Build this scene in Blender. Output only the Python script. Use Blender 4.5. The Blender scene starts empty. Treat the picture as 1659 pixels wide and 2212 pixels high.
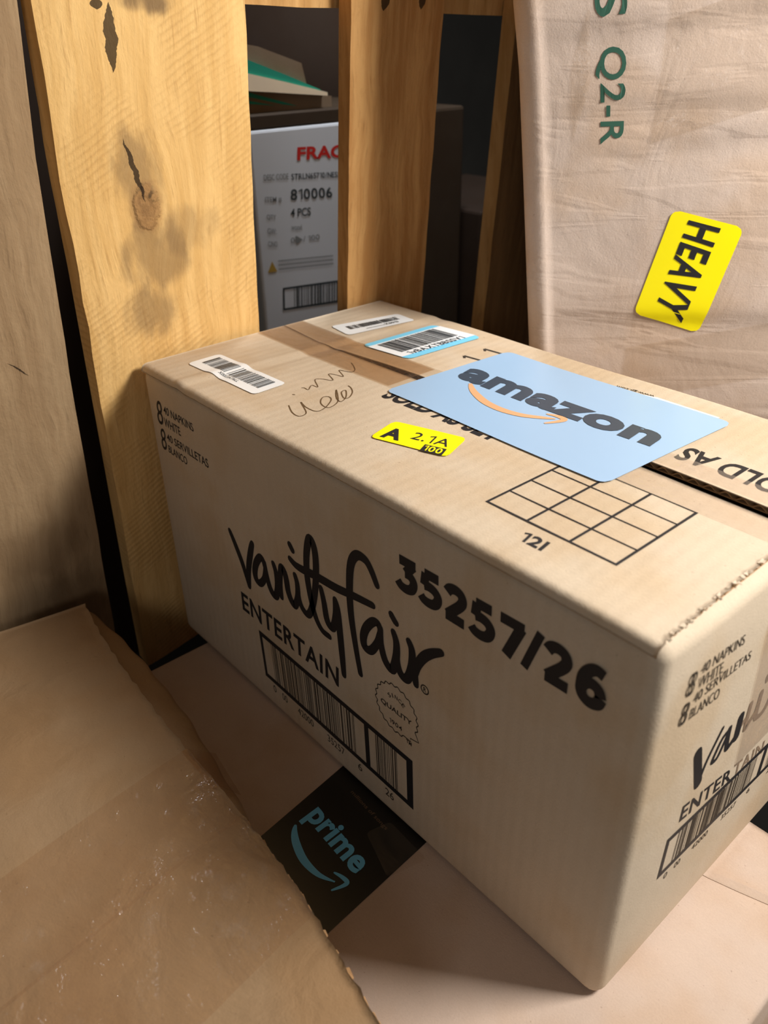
import bpy, bmesh, math, random
from mathutils import Vector, Matrix

random.seed(7)
SC = bpy.context.scene
COL = SC.collection

# ------------------------------------------------------------------ camera
CAM_POS = Vector((0.5636, -0.24788, 0.46688))
RIGHT = Vector((0.66327, 0.74823, -0.01530))
DOWN = Vector((0.37293, -0.34817, -0.86006))
FWD = Vector((-0.64885, 0.56474, -0.50997))
cam_d = bpy.data.cameras.new('camera')
cam = bpy.data.objects.new('camera', cam_d)
COL.objects.link(cam)
m = Matrix.Identity(4)
for i in range(3):
    m[i][0], m[i][1], m[i][2], m[i][3] = RIGHT[i], -DOWN[i], -FWD[i], CAM_POS[i]
cam.matrix_world = m
cam_d.sensor_fit = 'VERTICAL'
cam_d.sensor_height = 36.0
cam_d.lens = 36.0 * 1757.17 / 2212.0
cam_d.clip_start = 0.01
cam_d.dof.use_dof = True
cam_d.dof.focus_distance = 0.52
cam_d.dof.aperture_fstop = 9.0
SC.camera = cam

# ------------------------------------------------------------------ world, lights, exposure
W = bpy.data.worlds.new('world')
SC.world = W
W.use_nodes = True
bgn = W.node_tree.nodes['Background']
bgn.inputs[0].default_value = (1.0, 0.97, 0.93, 1)
bgn.inputs[1].default_value = 0.075


def area_light(name, loc, target, sx, sy, power, color):
    d = bpy.data.lights.new(name, 'AREA')
    d.shape = 'RECTANGLE'
    d.size, d.size_y = sx, sy
    d.energy = power
    d.color = color
    o = bpy.data.objects.new(name, d)
    COL.objects.link(o)
    o.location = loc
    o.rotation_euler = (Vector(target) - Vector(loc)).to_track_quat('-Z', 'Y').to_euler()
    return o


area_light('ceiling_lamp', (0.84, 0.47, 0.80), (0.30, 0.10, 0.2), 0.26, 0.20, 14.5, (1.0, 0.97, 0.915))
area_light('aisle_lamp', (1.15, -0.82, 0.62), (0.10, 0.0, 0.2), 0.22, 0.22, 1.7, (1.0, 0.97, 0.95))
area_light('rear_fill', (-0.09, 0.42, 0.98), (-0.2, 0.32, 0.3), 0.12, 0.12, 4.2, (0.95, 0.97, 1.0))  # unseen fill added to brighten the white carton and flaps

SC.view_settings.view_transform = 'Standard'
SC.view_settings.look = 'None'
SC.view_settings.exposure = 0.0
SC.view_settings.gamma = 1.0
SC.view_settings.use_curve_mapping = False


# ------------------------------------------------------------------ material helpers
def lin(c):
    return tuple((x / 255 / 12.92) if x / 255 <= 0.04045 else ((x / 255 + 0.055) / 1.055) ** 2.4 for x in c) + (1.0,)


class NT:
    def __init__(self, name):
        self.mat = bpy.data.materials.new(name)
        self.mat.use_nodes = True
        self.t = self.mat.node_tree
        self.t.nodes.clear()
        self.out = self.t.nodes.new('ShaderNodeOutputMaterial')
        self.b = self.t.nodes.new('ShaderNodeBsdfPrincipled')
        self.t.links.new(self.b.outputs[0], self.out.inputs[0])
        self.obj = self.t.nodes.new('ShaderNodeTexCoord').outputs['Object']

    def n(self, kind, **kw):
        nd = self.t.nodes.new('ShaderNode' + kind)
        for k, v in kw.items():
            setattr(nd, k, v)
        return nd

    def link(self, a, b):
        if isinstance(a, (int, float)):
            b.default_value = a
        elif isinstance(a, tuple):
            b.default_value = a
        else:
            self.t.links.new(a, b)

    def mapping(self, scale, loc=(0, 0, 0), rot=(0, 0, 0), src=None):
        nd = self.n('Mapping')
        self.link(src or self.obj, nd.inputs[0])
        nd.inputs['Location'].default_value = loc
        nd.inputs['Rotation'].default_value = rot
        nd.inputs['Scale'].default_value = scale
        return nd.outputs[0]

    def noise(self, vec, scale, detail=4, rough=0.55, dist=0.0):
        nd = self.n('TexNoise')
        self.link(vec, nd.inputs['Vector'])
        nd.inputs['Scale'].default_value = scale
        nd.inputs['Detail'].default_value = detail
        nd.inputs['Roughness'].default_value = rough
        nd.inputs['Distortion'].default_value = dist
        return nd.outputs['Fac']

    def math(self, op, a, b=0.0, c=None, clamp=False):
        nd = self.n('Math', operation=op, use_clamp=clamp)
        self.link(a, nd.inputs[0])
        self.link(b, nd.inputs[1])
        if c is not None:
            self.link(c, nd.inputs[2])
        return nd.outputs[0]

    def ramp(self, v, lo, hi, smooth=True):
        nd = self.n('MapRange', interpolation_type='SMOOTHSTEP' if smooth else 'LINEAR')
        self.link(v, nd.inputs['Value'])
        nd.inputs['From Min'].default_value = lo
        nd.inputs['From Max'].default_value = hi
        return nd.outputs['Result']

    def mix(self, fac, a, b, blend='MIX'):
        nd = self.n('Mix', data_type='RGBA', blend_type=blend)
        self.link(fac, nd.inputs['Factor'])
        self.link(a, nd.inputs[6])
        self.link(b, nd.inputs[7])
        return nd.outputs[2]

    def sep(self):
        nd = self.n('SeparateXYZ')
        self.link(self.obj, nd.inputs[0])
        return nd.outputs

    def bump(self, h, strength, dist, prev=None):
        nd = self.n('Bump')
        nd.inputs['Strength'].default_value = strength
        nd.inputs['Distance'].default_value = dist
        self.link(h, nd.inputs['Height'])
        if prev is not None:
            self.link(prev, nd.inputs['Normal'])
        return nd.outputs[0]

    def done(self, col, rough=0.7, normal=None, spec=0.25):
        self.link(col, self.b.inputs['Base Color'])
        self.link(rough, self.b.inputs['Roughness'])
        self.b.inputs['Specular IOR Level'].default_value = spec
        if normal is not None:
            self.link(normal, self.b.inputs['Normal'])
        return self.mat


def kraft(name, base, mottle=0.10, flute=None, crease=0.0, wrinkle=0.0, spec=0.22, rough=0.72):
    t = NT(name)
    fine = t.noise(t.mapping((1, 1, 1)), 900, 3)
    fib = t.noise(t.mapping((260, 700, 700)), 1.0, 3)
    mid = t.noise(t.obj, 55, 4)
    big = t.noise(t.obj, 7.5, 4)
    v = t.math('ADD', t.math('MULTIPLY', t.math('SUBTRACT', fine, 0.5), 0.16), 1.0)
    v = t.math('ADD', v, t.math('MULTIPLY', t.math('SUBTRACT', fib, 0.5), 0.10))
    v = t.math('ADD', v, t.math('MULTIPLY', t.math('SUBTRACT', mid, 0.5), mottle))
    v = t.math('ADD', v, t.math('MULTIPLY', t.math('SUBTRACT', big, 0.5), mottle * 2.0))
    b = lin(base)
    warm = tuple(min(1, x * y) for x, y in zip(b[:3], (0.94, 0.88, 0.80))) + (1,)
    col = t.mix(t.ramp(t.noise(t.mapping((1, 1, 1), (3.1, 1.7, 0.4)), 13, 3), 0.42, 0.66), b, warm)
    spk = t.ramp(t.noise(t.mapping((1, 1, 1), (7, 2, 5)), 420, 2), 0.70, 0.76)
    col = t.mix(t.math('MULTIPLY', spk, 0.28), col, lin((92, 66, 42)))
    vv = t.n('CombineXYZ')
    for i in range(3):
        t.link(v, vv.inputs[i])
    col = t.mix(1.0, col, vv.outputs[0], 'MULTIPLY')
    nrm = t.bump(fine, 0.25, 0.0006)
    nrm = t.bump(mid, 0.35, 0.0012, nrm)
    if flute is not None:
        w = t.n('TexWave', wave_type='BANDS', bands_direction=flute)
        t.link(t.obj, w.inputs['Vector'])
        w.inputs['Scale'].default_value = 38
        w.inputs['Distortion'].default_value = 0.6
        nrm = t.bump(w.outputs['Fac'], 0.16, 0.0006, nrm)
    if crease:
        cr = t.noise(t.mapping((2.2, 2.2, 14)), 3.2, 3, 0.5, 0.6)
        nrm = t.bump(t.ramp(cr, 0.47, 0.56), crease, 0.006, nrm)
    if wrinkle:
        wr = t.noise(t.mapping((9, 9, 6)), 2.3, 4, 0.5, 1.2)
        nrm = t.bump(wr, wrinkle, 0.012, nrm)
    return t.done(col, rough, nrm, spec)


def wood(name, light, mid_c, dark, knots=(), cracks=(), stains=(), saw=0.0, grey=0.0, seed=0.0):
    t = NT(name)
    X, Y, Z = t.sep()
    # grain follows the board (z); knots push it sideways
    wob = t.math('MULTIPLY', t.math('SUBTRACT', t.noise(t.mapping((3, 3, 3), (seed, 0, 0)), 2.2, 3), 0.5), 0.030)
    yy = t.math('ADD', Y, wob)
    for (ky, kz, kr, kind) in knots:
        dy = t.math('SUBTRACT', Y, ky)
        dz = t.math('SUBTRACT', Z, kz)
        d2 = t.math('ADD', t.math('POWER', t.math('ABSOLUTE', t.math('DIVIDE', dy, kr * 2.0)), 2.0),
                    t.math('POWER', t.math('ABSOLUTE', t.math('DIVIDE', dz, kr * 2.6)), 2.0))
        g = t.math('POWER', 2.718, t.math('MULTIPLY', d2, -1.0))
        yy = t.math('ADD', yy, t.math('MULTIPLY', t.math('MULTIPLY', dy, g), -0.9))
    c = t.n('CombineXYZ')
    t.link(X, c.inputs[0]); t.link(yy, c.inputs[1]); t.link(Z, c.inputs[2])
    grain = t.noise(t.mapping((70, 95, 5.0), (seed * 3.3, 0, seed), src=c.outputs[0]), 1.0, 5, 0.6)
    fine = t.noise(t.mapping((240, 420, 26), (0, seed, 0), src=c.outputs[0]), 1.0, 4, 0.6)
    fuzz = t.noise(t.mapping((170, 170, 120), (0, 0, seed)), 1.0, 4, 0.65)
    blot = t.noise(t.mapping((9, 9, 5), (seed, 4, 1)), 1.0, 4, 0.55)
    col = t.mix(t.ramp(grain, 0.36, 0.66), lin(mid_c), lin(light))
    col = t.mix(t.math('MULTIPLY', t.ramp(fine, 0.55, 0.75), 0.45), col, lin(dark))
    col = t.mix(t.math('MULTIPLY', t.ramp(fuzz, 0.52, 0.72), 0.30), col, lin(mid_c))
    col = t.mix(t.math('MULTIPLY', t.ramp(blot, 0.50, 0.72), 0.40), col, lin(mid_c))
    h = t.math('ADD', t.math('MULTIPLY', fine, 0.4), t.math('MULTIPLY', fuzz, 0.7))
    if grey:
        gm = t.ramp(t.noise(t.mapping((12, 12, 4), (1, seed, 2)), 1.0, 5, 0.6), 0.40, 0.70)
        col = t.mix(t.math('MULTIPLY', gm, grey), col, lin((128, 112, 88)))
    if saw:
        sd = t.math('ADD', t.math('MULTIPLY', Z, math.cos(0.50)), t.math('MULTIPLY', Y, -math.sin(0.50)))
        sn = t.noise(t.mapping((14, 14, 14), (seed, 0, 0)), 1.0, 4, 0.7)
        ph = t.math('ADD', t.math('MULTIPLY', sd, 1400.0), t.math('MULTIPLY', sn, 12.0))
        sw = t.math('ADD', t.math('MULTIPLY', t.math('SINE', ph), 0.5), 0.5)
        msk = t.math('MULTIPLY', t.ramp(t.noise(t.mapping((8, 14, 14), (2, seed, 5), (0.42, 0, 0)), 1.0, 4), 0.45, 0.64),
                     saw)
        col = t.mix(t.math('MULTIPLY', t.math('MULTIPLY', t.math('POWER', sw, 3.0), msk), 0.28), col, lin(dark))
        h = t.math('ADD', h, t.math('MULTIPLY', t.math('MULTIPLY', sw, msk), 0.28))
    for (sy, sz, sw_, sh, amt) in stains:
        q = t.math('ADD', t.math('POWER', t.math('ABSOLUTE', t.math('DIVIDE', t.math('SUBTRACT', Y, sy), sw_)), 2.0),
                   t.math('POWER', t.math('ABSOLUTE', t.math('DIVIDE', t.math('SUBTRACT', Z, sz), sh)), 2.0))
        q = t.math('ADD', q, t.math('MULTIPLY', t.math('SUBTRACT', t.noise(t.mapping((60, 60, 24)), 1.0, 4), 0.5), 2.6))
        col = t.mix(t.math('MULTIPLY', t.ramp(q, 1.1, 0.1), amt), col, lin((112, 88, 62)))
    for (ky, kz, kr, kind) in knots:
        q = t.math('ADD', t.math('POWER', t.math('ABSOLUTE', t.math('DIVIDE', t.math('SUBTRACT', Y, ky), kr * 0.85)), 2.0),
                   t.math('POWER', t.math('ABSOLUTE', t.math('DIVIDE', t.math('SUBTRACT', Z, kz), kr * 1.25)), 2.0))
        rough_n = t.noise(t.mapping((130, 130, 130)), 1.0, 4)
        q = t.math('ADD', q, t.math('MULTIPLY', t.math('SUBTRACT', rough_n, 0.5), 1.6))
        ring = t.math('ADD', t.math('MULTIPLY', t.math('SINE', t.math('MULTIPLY', q, 9.0)), 0.5), 0.5)
        kc = t.mix(t.math('MULTIPLY', ring, 0.6), lin((158, 118, 74)), lin((116, 82, 50)))
        kc = t.mix(t.ramp(rough_n, 0.56, 0.70), kc, lin((56, 36, 22)))
        col = t.mix(t.math('MULTIPLY', t.ramp(q, 1.7, 0.55), 0.85), col, kc)
        h = t.math('ADD', h, t.math('MULTIPLY', t.ramp(q, 1.1, 0.7), t.math('MULTIPLY', rough_n, 2.0)))
    for (cy0, cz0, cy1, cz1, cw) in cracks:
        tt = t.ramp(Z, cz1, cz0, False)
        cyy = t.math('ADD', t.math('MULTIPLY', tt, cy0 - cy1), cy1)
        nz = t.math('MULTIPLY', t.math('SUBTRACT', t.noise(t.mapping((1, 1, 90)), 1.0, 4), 0.5), 0.008)
        dd = t.math('ABSOLUTE', t.math('SUBTRACT', t.math('ADD', Y, nz), cyy))
        prof = t.math('MULTIPLY', t.math('MULTIPLY', tt, t.math('SUBTRACT', 1.0, tt)), 4.0 * cw)
        cm = t.math('LESS_THAN', dd, prof)
        col = t.mix(t.math('MULTIPLY', cm, 0.88), col, lin((38, 26, 16)))
        h = t.math('SUBTRACT', h, t.math('MULTIPLY', cm, 2.0))
    nrm = t.bump(h, 0.55, 0.0018)
    return t.done(col, 0.78, nrm, 0.2)


def plain(name, col, rough=0.6, spec=0.3, vary=0.06, scale=40.0):
    t = NT(name)
    b = lin(col)
    n = t.noise(t.obj, scale, 3)
    c = t.mix(n, tuple(x * (1 - vary) for x in b[:3]) + (1,), tuple(min(1, x * (1 + vary)) for x in b[:3]) + (1,))
    return t.done(c, rough, None, spec)


def tape_mat(name, tint, gloss=0.10, wr=0.5, haze=0.06, rgh=0.14):
    t = NT(name)
    t.t.nodes.remove(t.b)
    tr = t.n('BsdfTransparent'); tr.inputs[0].default_value = lin(tint)
    gl = t.n('BsdfGlossy'); gl.inputs['Roughness'].default_value = rgh
    df = t.n('BsdfDiffuse'); df.inputs[0].default_value = lin((214, 196, 178))
    wn = t.noise(t.mapping((26, 60, 60)), 1.0, 4, 0.6, 1.5)
    w2 = t.noise(t.mapping((120, 140, 140)), 1.0, 3)
    nr = t.bump(wn, wr, 0.004)
    nr = t.bump(w2, wr * 0.6, 0.0012, nr)
    t.link(nr, gl.inputs['Normal'])
    m1 = t.n('MixShader')
    glare = t.ramp(t.noise(t.mapping((38, 38, 38), (2, 5, 1)), 1.0, 5, 0.65), 0.56, 0.74)  # pale noise patches painted in as glare on the film
    t.link(t.math('ADD', t.math('MULTIPLY', glare, haze * 2.0), haze), m1.inputs[0])
    t.link(tr.outputs[0], m1.inputs[1]); t.link(df.outputs[0], m1.inputs[2])
    m2 = t.n('MixShader')
    fr = t.n('LayerWeight'); fr.inputs[0].default_value = 0.5
    t.link(t.math('ADD', t.math('MULTIPLY', t.math('POWER', fr.outputs['Facing'], 5.0), 0.7), gloss * 0.4, clamp=True), m2.inputs[0])
    t.link(m1.outputs[0], m2.inputs[1]); t.link(gl.outputs[0], m2.inputs[2])
    t.link(m2.outputs[0], t.out.inputs[0])
    return t.mat


K_MAIN = kraft('kraft_carton_tan', (199, 181, 158), 0.07, 'X')
K_LEFT = kraft('kraft_carton_brown', (152, 124, 93), 0.16, None, 0, 0.18)
K_BIG = kraft('kraft_carton_pinkish', (200, 180, 166), 0.08, None, 0.10, 0.10)
K_BASE = kraft('kraft_carton_rosy', (190, 168, 152), 0.08)
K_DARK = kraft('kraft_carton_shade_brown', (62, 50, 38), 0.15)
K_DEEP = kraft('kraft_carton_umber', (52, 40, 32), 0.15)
K_EDGE = kraft('corrugated_paper', (170, 134, 96), 0.1)
K_GREY = kraft('recycled_flap_grey', (134, 116, 96), 0.12)
W_B1 = wood('weathered_board_wood', (168, 140, 106), (150, 122, 90), (112, 88, 62), grey=0.25, seed=1.3,
            stains=[(-0.075, 0.05, 0.03, 0.05, 0.6), (-0.10, 0.12, 0.05, 0.03, 0.4)],
            cracks=[(-0.092, 0.275, -0.078, 0.262, 0.0008)])
W_B2 = wood('knotty_pine_board_wood', (228, 186, 122), (212, 168, 104), (166, 122, 70), seed=2.1, saw=1.0,
            knots=[(0.0235, 0.364, 0.0125, 0)],
            cracks=[(0.0125, 0.484, 0.0105, 0.446, 0.0042), (0.0120, 0.408, 0.0225, 0.366, 0.0020),
                    (0.0045, 0.486, 0.0050, 0.480, 0.004)],
            stains=[(0.020, 0.385, 0.026, 0.035, 0.55), (0.026, 0.330, 0.030, 0.030, 0.55), (0.036, 0.485, 0.024, 0.010, 0.85),
                    (0.018, 0.288, 0.026, 0.022, 0.55), (0.050, 0.345, 0.03, 0.02, 0.35)])
W_S3 = wood('straight_grained_slat_wood', (204, 156, 98), (178, 128, 74), (128, 86, 46), seed=4.4,
            cracks=[(0.2330, 0.492, 0.2322, 0.4790, 0.0042), (0.2700, 0.492, 0.2705, 0.4800, 0.0036)])
W_S4 = wood('shaded_slat_wood', (128, 96, 60), (110, 80, 48), (80, 54, 30), seed=6.2)  # front tone darkened to carry the tall carton's shadow
W_RL = wood('rail_wood', (200, 156, 100), (176, 132, 78), (120, 84, 46), seed=8.8)
INK = plain('black_ink', (36, 34, 36), 0.55, 0.3)
INK_SOFT = plain('worn_black_ink', (62, 54, 46), 0.6, 0.25)
INK_FADE = plain('ink_under_tape', (138, 116, 96), 0.6, 0.25)
INK_BAR = plain('thin_barcode_ink', (70, 60, 50), 0.6, 0.25)
INK_LBL = plain('label_print_grey', (70, 74, 78), 0.5, 0.3)
PENCIL = plain('pencil_line', (104, 82, 58), 0.7, 0.15)
GREEN = plain('green_ink', (52, 92, 76), 0.6, 0.25)
RED = plain('red_ink', (196, 44, 38), 0.6, 0.25)
WHITE = plain('white_label_paper', (236, 238, 240), 0.45, 0.35, 0.02)
YELLOW = plain('yellow_label_paper', (255, 238, 0), 0.42, 0.35, 0.02)
SKY = plain('sky_blue_stripe', (126, 206, 240), 0.42, 0.35, 0.02)
BLUE = plain('pale_blue_sheet_paper', (158, 188, 220), 0.30, 0.45, 0.03, 14)
CHAR = plain('charcoal_logo_ink', (62, 72, 86), 0.4, 0.4)
ORANGE = plain('muted_orange_ink', (222, 168, 124), 0.4, 0.4)
BLACKTAPE = plain('black_printed_tape', (22, 20, 18), 0.32, 0.45, 0.15, 25)
CYAN = plain('cyan_ink', (112, 200, 255), 0.4, 0.35)
FAINT = plain('faint_tape_lettering', (116, 92, 70), 0.5, 0.3)
WCARD = plain('white_carton_board', (206, 212, 220), 0.5, 0.4, 0.05, 9)
PRN = plain('carton_print_dark', (54, 62, 66), 0.6, 0.25)
PRNS = plain('carton_print_soft', (128, 132, 134), 0.6, 0.25)
AMBER = plain('warning_triangle_print', (176, 146, 66), 0.6, 0.25)
TEAL = plain('teal_print', (40, 150, 128), 0.5, 0.35)
CREAM = plain('cream_card', (248, 232, 204), 0.5, 0.35)
TAPE = tape_mat('clear_packing_tape', (252, 250, 247), 0.06, 0.35, 0.03)
TAPE4 = tape_mat('glare_hazed_tape', (253, 250, 248), 0.08, 0.5, 0.13, 0.12)  # extra pale haze stands in for light reflected off the film
TAPE2 = tape_mat('tan_packing_tape', (241, 229, 216), 0.08, 0.45, 0.02)
TAPE3 = tape_mat('wrinkled_clear_tape', (251, 245, 236), 0.08, 0.7, 0.06, 0.13)


def concrete():
    t = NT('concrete_floor')
    n = t.noise(t.obj, 6, 6)
    c = t.mix(n, lin((46, 44, 42)), lin((70, 68, 64)))
    return t.done(c, 0.8, t.bump(n, 0.3, 0.01))


CONC = concrete()


# ------------------------------------------------------------------ object helpers
def empty(name, loc, label, cat, group=None):
    o = bpy.data.objects.new(name, None)
    COL.objects.link(o)
    o.location = loc
    o['label'] = label
    o['category'] = cat
    if group:
        o['group'] = group
    o.empty_display_size = 0.05
    return o


def obj(name, verts, faces, mat, parent=None, label=None, smooth=False):
    me = bpy.data.meshes.new(name)
    me.from_pydata([tuple(v) for v in verts], [], faces)
    me.validate()
    me.update()
    return link(name, me, mat, parent, label, smooth)


def link(name, me, mat, parent=None, label=None, smooth=False):
    o = bpy.data.objects.new(name, me)
    COL.objects.link(o)
    for mm in (mat if isinstance(mat, (list, tuple)) else [mat]):
        me.materials.append(mm)
    if parent is not None:
        o.parent = parent
        loc = Vector(parent.location)
        p = parent
        o.matrix_parent_inverse = Matrix.Translation(-loc)
    if label:
        o['label'] = label
    if smooth:
        for p in me.polygons:
            p.use_smooth = True
    return o


def from_bm(name, bm, mat, parent=None, label=None, smooth=False):
    me = bpy.data.meshes.new(name)
    bmesh.ops.recalc_face_normals(bm, faces=bm.faces)
    bm.to_mesh(me)
    bm.free()
    return link(name, me, mat, parent, label, smooth)


def bevel_box(x0, x1, y0, y1, z0, z1, r=0.006, seg=4):
    bm = bmesh.new()
    bmesh.ops.create_cube(bm, size=1)
    for v in bm.verts:
        v.co = Vector((x0 + (v.co.x + .5) * (x1 - x0), y0 + (v.co.y + .5) * (y1 - y0), z0 + (v.co.z + .5) * (z1 - z0)))
    if r:
        bmesh.ops.bevel(bm, geom=bm.edges[:], offset=r, segments=seg, affect='EDGES', profile=0.5)
    return bm


def lerp(a, b, t):
    return tuple(x + (y - x) * t for x, y in zip(a, b))


def bil(q, s, t):
    """q = (BL, BR, TR, TL)"""
    return lerp(lerp(q[0], q[1], s), lerp(q[3], q[2], s), t)


def interp(x, pts):
    if x <= pts[0][0]:
        return pts[0][1]
    for (a, b), (c, d) in zip(pts, pts[1:]):
        if x <= c:
            return b + (d - b) * (x - a) / (c - a)
    return pts[-1][1]


_tc = {}


def laid_out(s, bold, space):
    """letter-by-letter layout so that the figure 1 carries its flag"""
    vs, fs, cur = [], [], 0.0
    gap = 0.075 * space + 0.3 * bold
    for ch in s:
        if ch == ' ':
            cur += 0.22 * space
            continue
        if ch == '1':
            w = 0.075 + 1.6 * bold
            st = 0.20
            pts = [(st, 0), (st + w, 0), (st + w, 0.70), (st + 0.2 * w, 0.70), (0.0, 0.59), (0.035, 0.52 - bold), (st, 0.62 - 1.2 * bold)]
            tri = [(0, 1, 2, 3, 6), (3, 4, 5, 6)]
        else:
            pts, tri = raw_glyphs(ch, bold)
        x0 = min(p[0] for p in pts)
        x1 = max(p[0] for p in pts)
        b = len(vs)
        vs += [(p[0] - x0 + cur, p[1]) for p in pts]
        fs += [tuple(i + b for i in f) for f in tri]
        cur += x1 - x0 + gap
    return vs, fs


def raw_glyphs(s, bold, space=1.0):
    cu = bpy.data.curves.new('t', 'FONT')
    cu.body = s
    cu.size = 1
    cu.offset = bold
    cu.space_character = space
    cu.resolution_u = 4
    cu.fill_mode = 'FRONT'
    o = bpy.data.objects.new('t', cu)
    COL.objects.link(o)
    dg = bpy.context.evaluated_depsgraph_get()
    me = bpy.data.meshes.new_from_object(o.evaluated_get(dg))
    vs = [(v.co.x, v.co.y) for v in me.vertices]
    fs = [tuple(p.vertices) for p in me.polygons]
    bpy.data.objects.remove(o)
    bpy.data.curves.remove(cu)
    bpy.data.meshes.remove(me)
    return vs, fs


def glyphs(s, bold=0.0, space=1.0):
    key = (s, bold, space)
    if key not in _tc:
        vs, fs = laid_out(s, bold, space) if '1' in s else raw_glyphs(s, bold, space)
        x0 = min(v[0] for v in vs); x1 = max(v[0] for v in vs)
        y0 = min(v[1] for v in vs); y1 = max(v[1] for v in vs)
        _tc[key] = ([((v[0] - x0) / (x1 - x0), (v[1] - y0) / (y1 - y0)) for v in vs], fs)
    return _tc[key]


class Print:
    """collects flat print (letters, bars, rules) on one face, linked as one mesh"""

    def __init__(self, face, eps):
        self.f, self.e, self.v, self.q, self.k = face, eps, [], [], 0

    def add(self, pts, faces):
        b = len(self.v)
        self.k += 1      # each stroke lies a hair above the one before it
        e = self.e + 0.0000035 * (self.k % 50)
        self.v += [self.f(p[0], p[1], e) for p in pts]
        self.q += [tuple(i + b for i in f) for f in faces]
        return self

    def text(self, s, quad, bold=0.0, space=1.0):
        vs, fs = glyphs(s, bold, space)
        return self.add([bil(quad, a, b) for a, b in vs], fs)

    def quad(self, q):
        return self.add(list(q), [(0, 1, 2, 3)])

    def sub(self, frame, s0, s1, t0, t1, nx=1):
        pts, fc = [], []
        for i in range(nx + 1):
            s = s0 + (s1 - s0) * i / nx
            pts += [bil(frame, s, t0), bil(frame, s, t1)]
        fc = [(2 * i, 2 * i + 2, 2 * i + 3, 2 * i + 1) for i in range(nx)]
        return self.add(pts, fc)

    def bars(self, frame, s0, s1, t0, t1, n, rnd, fill=0.5, wide=2.6):
        ws = [rnd.choice((1, 1, 1.5, 2, wide)) for _ in range(2 * n)]
        tot = sum(w * (fill if i % 2 == 0 else 1 - fill) for i, w in enumerate(ws))
        s = s0
        for i, w in enumerate(ws):
            d = w * (fill if i % 2 == 0 else 1 - fill) / tot * (s1 - s0)
            if i % 2 == 0:
                self.sub(frame, s, s + d, t0, t1)
            s += d
        return self

    def line(self, pts, w, taper=None, smooth=6, cap=True):
        P = [Vector(p) for p in pts]
        if smooth and len(P) > 2:
            Q = []
            for i in range(len(P) - 1):
                p0, p1, p2, p3 = P[max(i - 1, 0)], P[i], P[i + 1], P[min(i + 2, len(P) - 1)]
                for k in range(smooth):
                    u = k / smooth
                    Q.append(0.5 * ((2 * p1) + (p2 - p0) * u + (2 * p0 - 5 * p1 + 4 * p2 - p3) * u * u + (3 * p1 - p0 - 3 * p2 + p3) * u ** 3))
            Q.append(P[-1])
        else:
            Q = P
        L = len(Q)
        vs, fs = [], []
        for i, p in enumerate(Q):
            d = (Q[min(i + 1, L - 1)] - Q[max(i - 1, 0)])
            if d.length < 1e-9:
                d = Vector((1, 0))
            d.normalize()
            nn = Vector((-d.y, d.x))
            h = w / 2 * (taper(i / (L - 1)) if taper else 1)
            vs += [p + nn * h, p - nn * h]
        fs = [(2 * i, 2 * i + 1, 2 * i + 3, 2 * i + 2) for i in range(L - 1)]
        self.add(vs, fs)
        if cap:
            for p, tt in ((Q[0], 0), (Q[-1], 1)):
                h = w / 2 * (taper(tt) if taper else 1)
                self.add([p + Vector((math.cos(a), math.sin(a))) * h for a in [k * math.pi / 5 for k in range(10)]], [tuple(range(10))])
        return self

    def build(self, name, mat, parent, label=None):
        o = obj(name, self.v, self.q, mat, parent, label)
        if name in ('barcode', 'barcode_digits'):
            o['kind'] = 'stuff'
        return o


def sticker(name, face, eps, quad, r, mat, parent, label=None, nx=24, ny=6, wave=None):
    """a rounded-corner label laid on a face; r is the corner radius in metres"""
    w = (Vector(quad[1]) - Vector(quad[0])).length
    h = (Vector(quad[3]) - Vector(quad[0])).length
    ss = sorted(set([0.0, 1.0] + [r / w * k / 4 for k in range(1, 5)] + [1 - r / w * k / 4 for k in range(1, 5)] + [i / nx for i in range(1, nx) if r / w < i / nx < 1 - r / w]))
    v, f = [], []
    for s in ss:
        d = min(s, 1 - s) * w
        ins = (r - math.sqrt(max(0, r * r - (r - d) ** 2))) / h if d < r else 0
        for j in range(ny + 1):
            t = ins + (1 - 2 * ins) * j / ny
            p = bil(quad, s, t)
            if wave:
                p = (p[0], p[1] + wave(s))
            v.append(face(p[0], p[1], eps))
    for i in range(len(ss) - 1):
        for j in range(ny):
            a = i * (ny + 1) + j
            f.append((a, a + ny + 1, a + ny + 2, a + 1))
    return obj(name, v, f, mat, parent, label, True)


def grid_mesh(name, nx, ny, fn, mat, parent, label=None, smooth=True, thick=0.0, tvec=(0, 0, -1)):
    v = [fn(i / nx, j / ny) for i in range(nx + 1) for j in range(ny + 1)]
    f = [(i * (ny + 1) + j, (i + 1) * (ny + 1) + j, (i + 1) * (ny + 1) + j + 1, i * (ny + 1) + j + 1) for i in range(nx) for j in range(ny)]
    if thick:
        n = len(v)
        tv = Vector(tvec) * thick
        v = [Vector(p) for p in v]
        v += [p + tv for p in v]
        f += [tuple(reversed([a + n for a in q])) for q in f]
        rim = [i * (ny + 1) for i in range(nx + 1)] + [nx * (ny + 1) + j for j in range(1, ny + 1)] + [i * (ny + 1) + ny for i in range(nx - 1, -1, -1)] + [j for j in range(ny - 1, 0, -1)]
        for a, b in zip(rim, rim[1:] + rim[:1]):
            f.append((a, b, b + n, a + n))
    return obj(name, v, f, mat, parent, label, smooth)


# ------------------------------------------------------------------ setting
FLOOR = -0.42
bm = bevel_box(-2.5, 2.5, -2.5, 2.5, FLOOR - 0.05, FLOOR, 0)
fl = from_bm('floor', bm, CONC)
fl['kind'] = 'structure'

wb = from_bm('wall_back', bevel_box(-1.40, -1.35, -2.5, 2.5, FLOOR, 2.2, 0), CONC)
wb['kind'] = 'structure'

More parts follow.
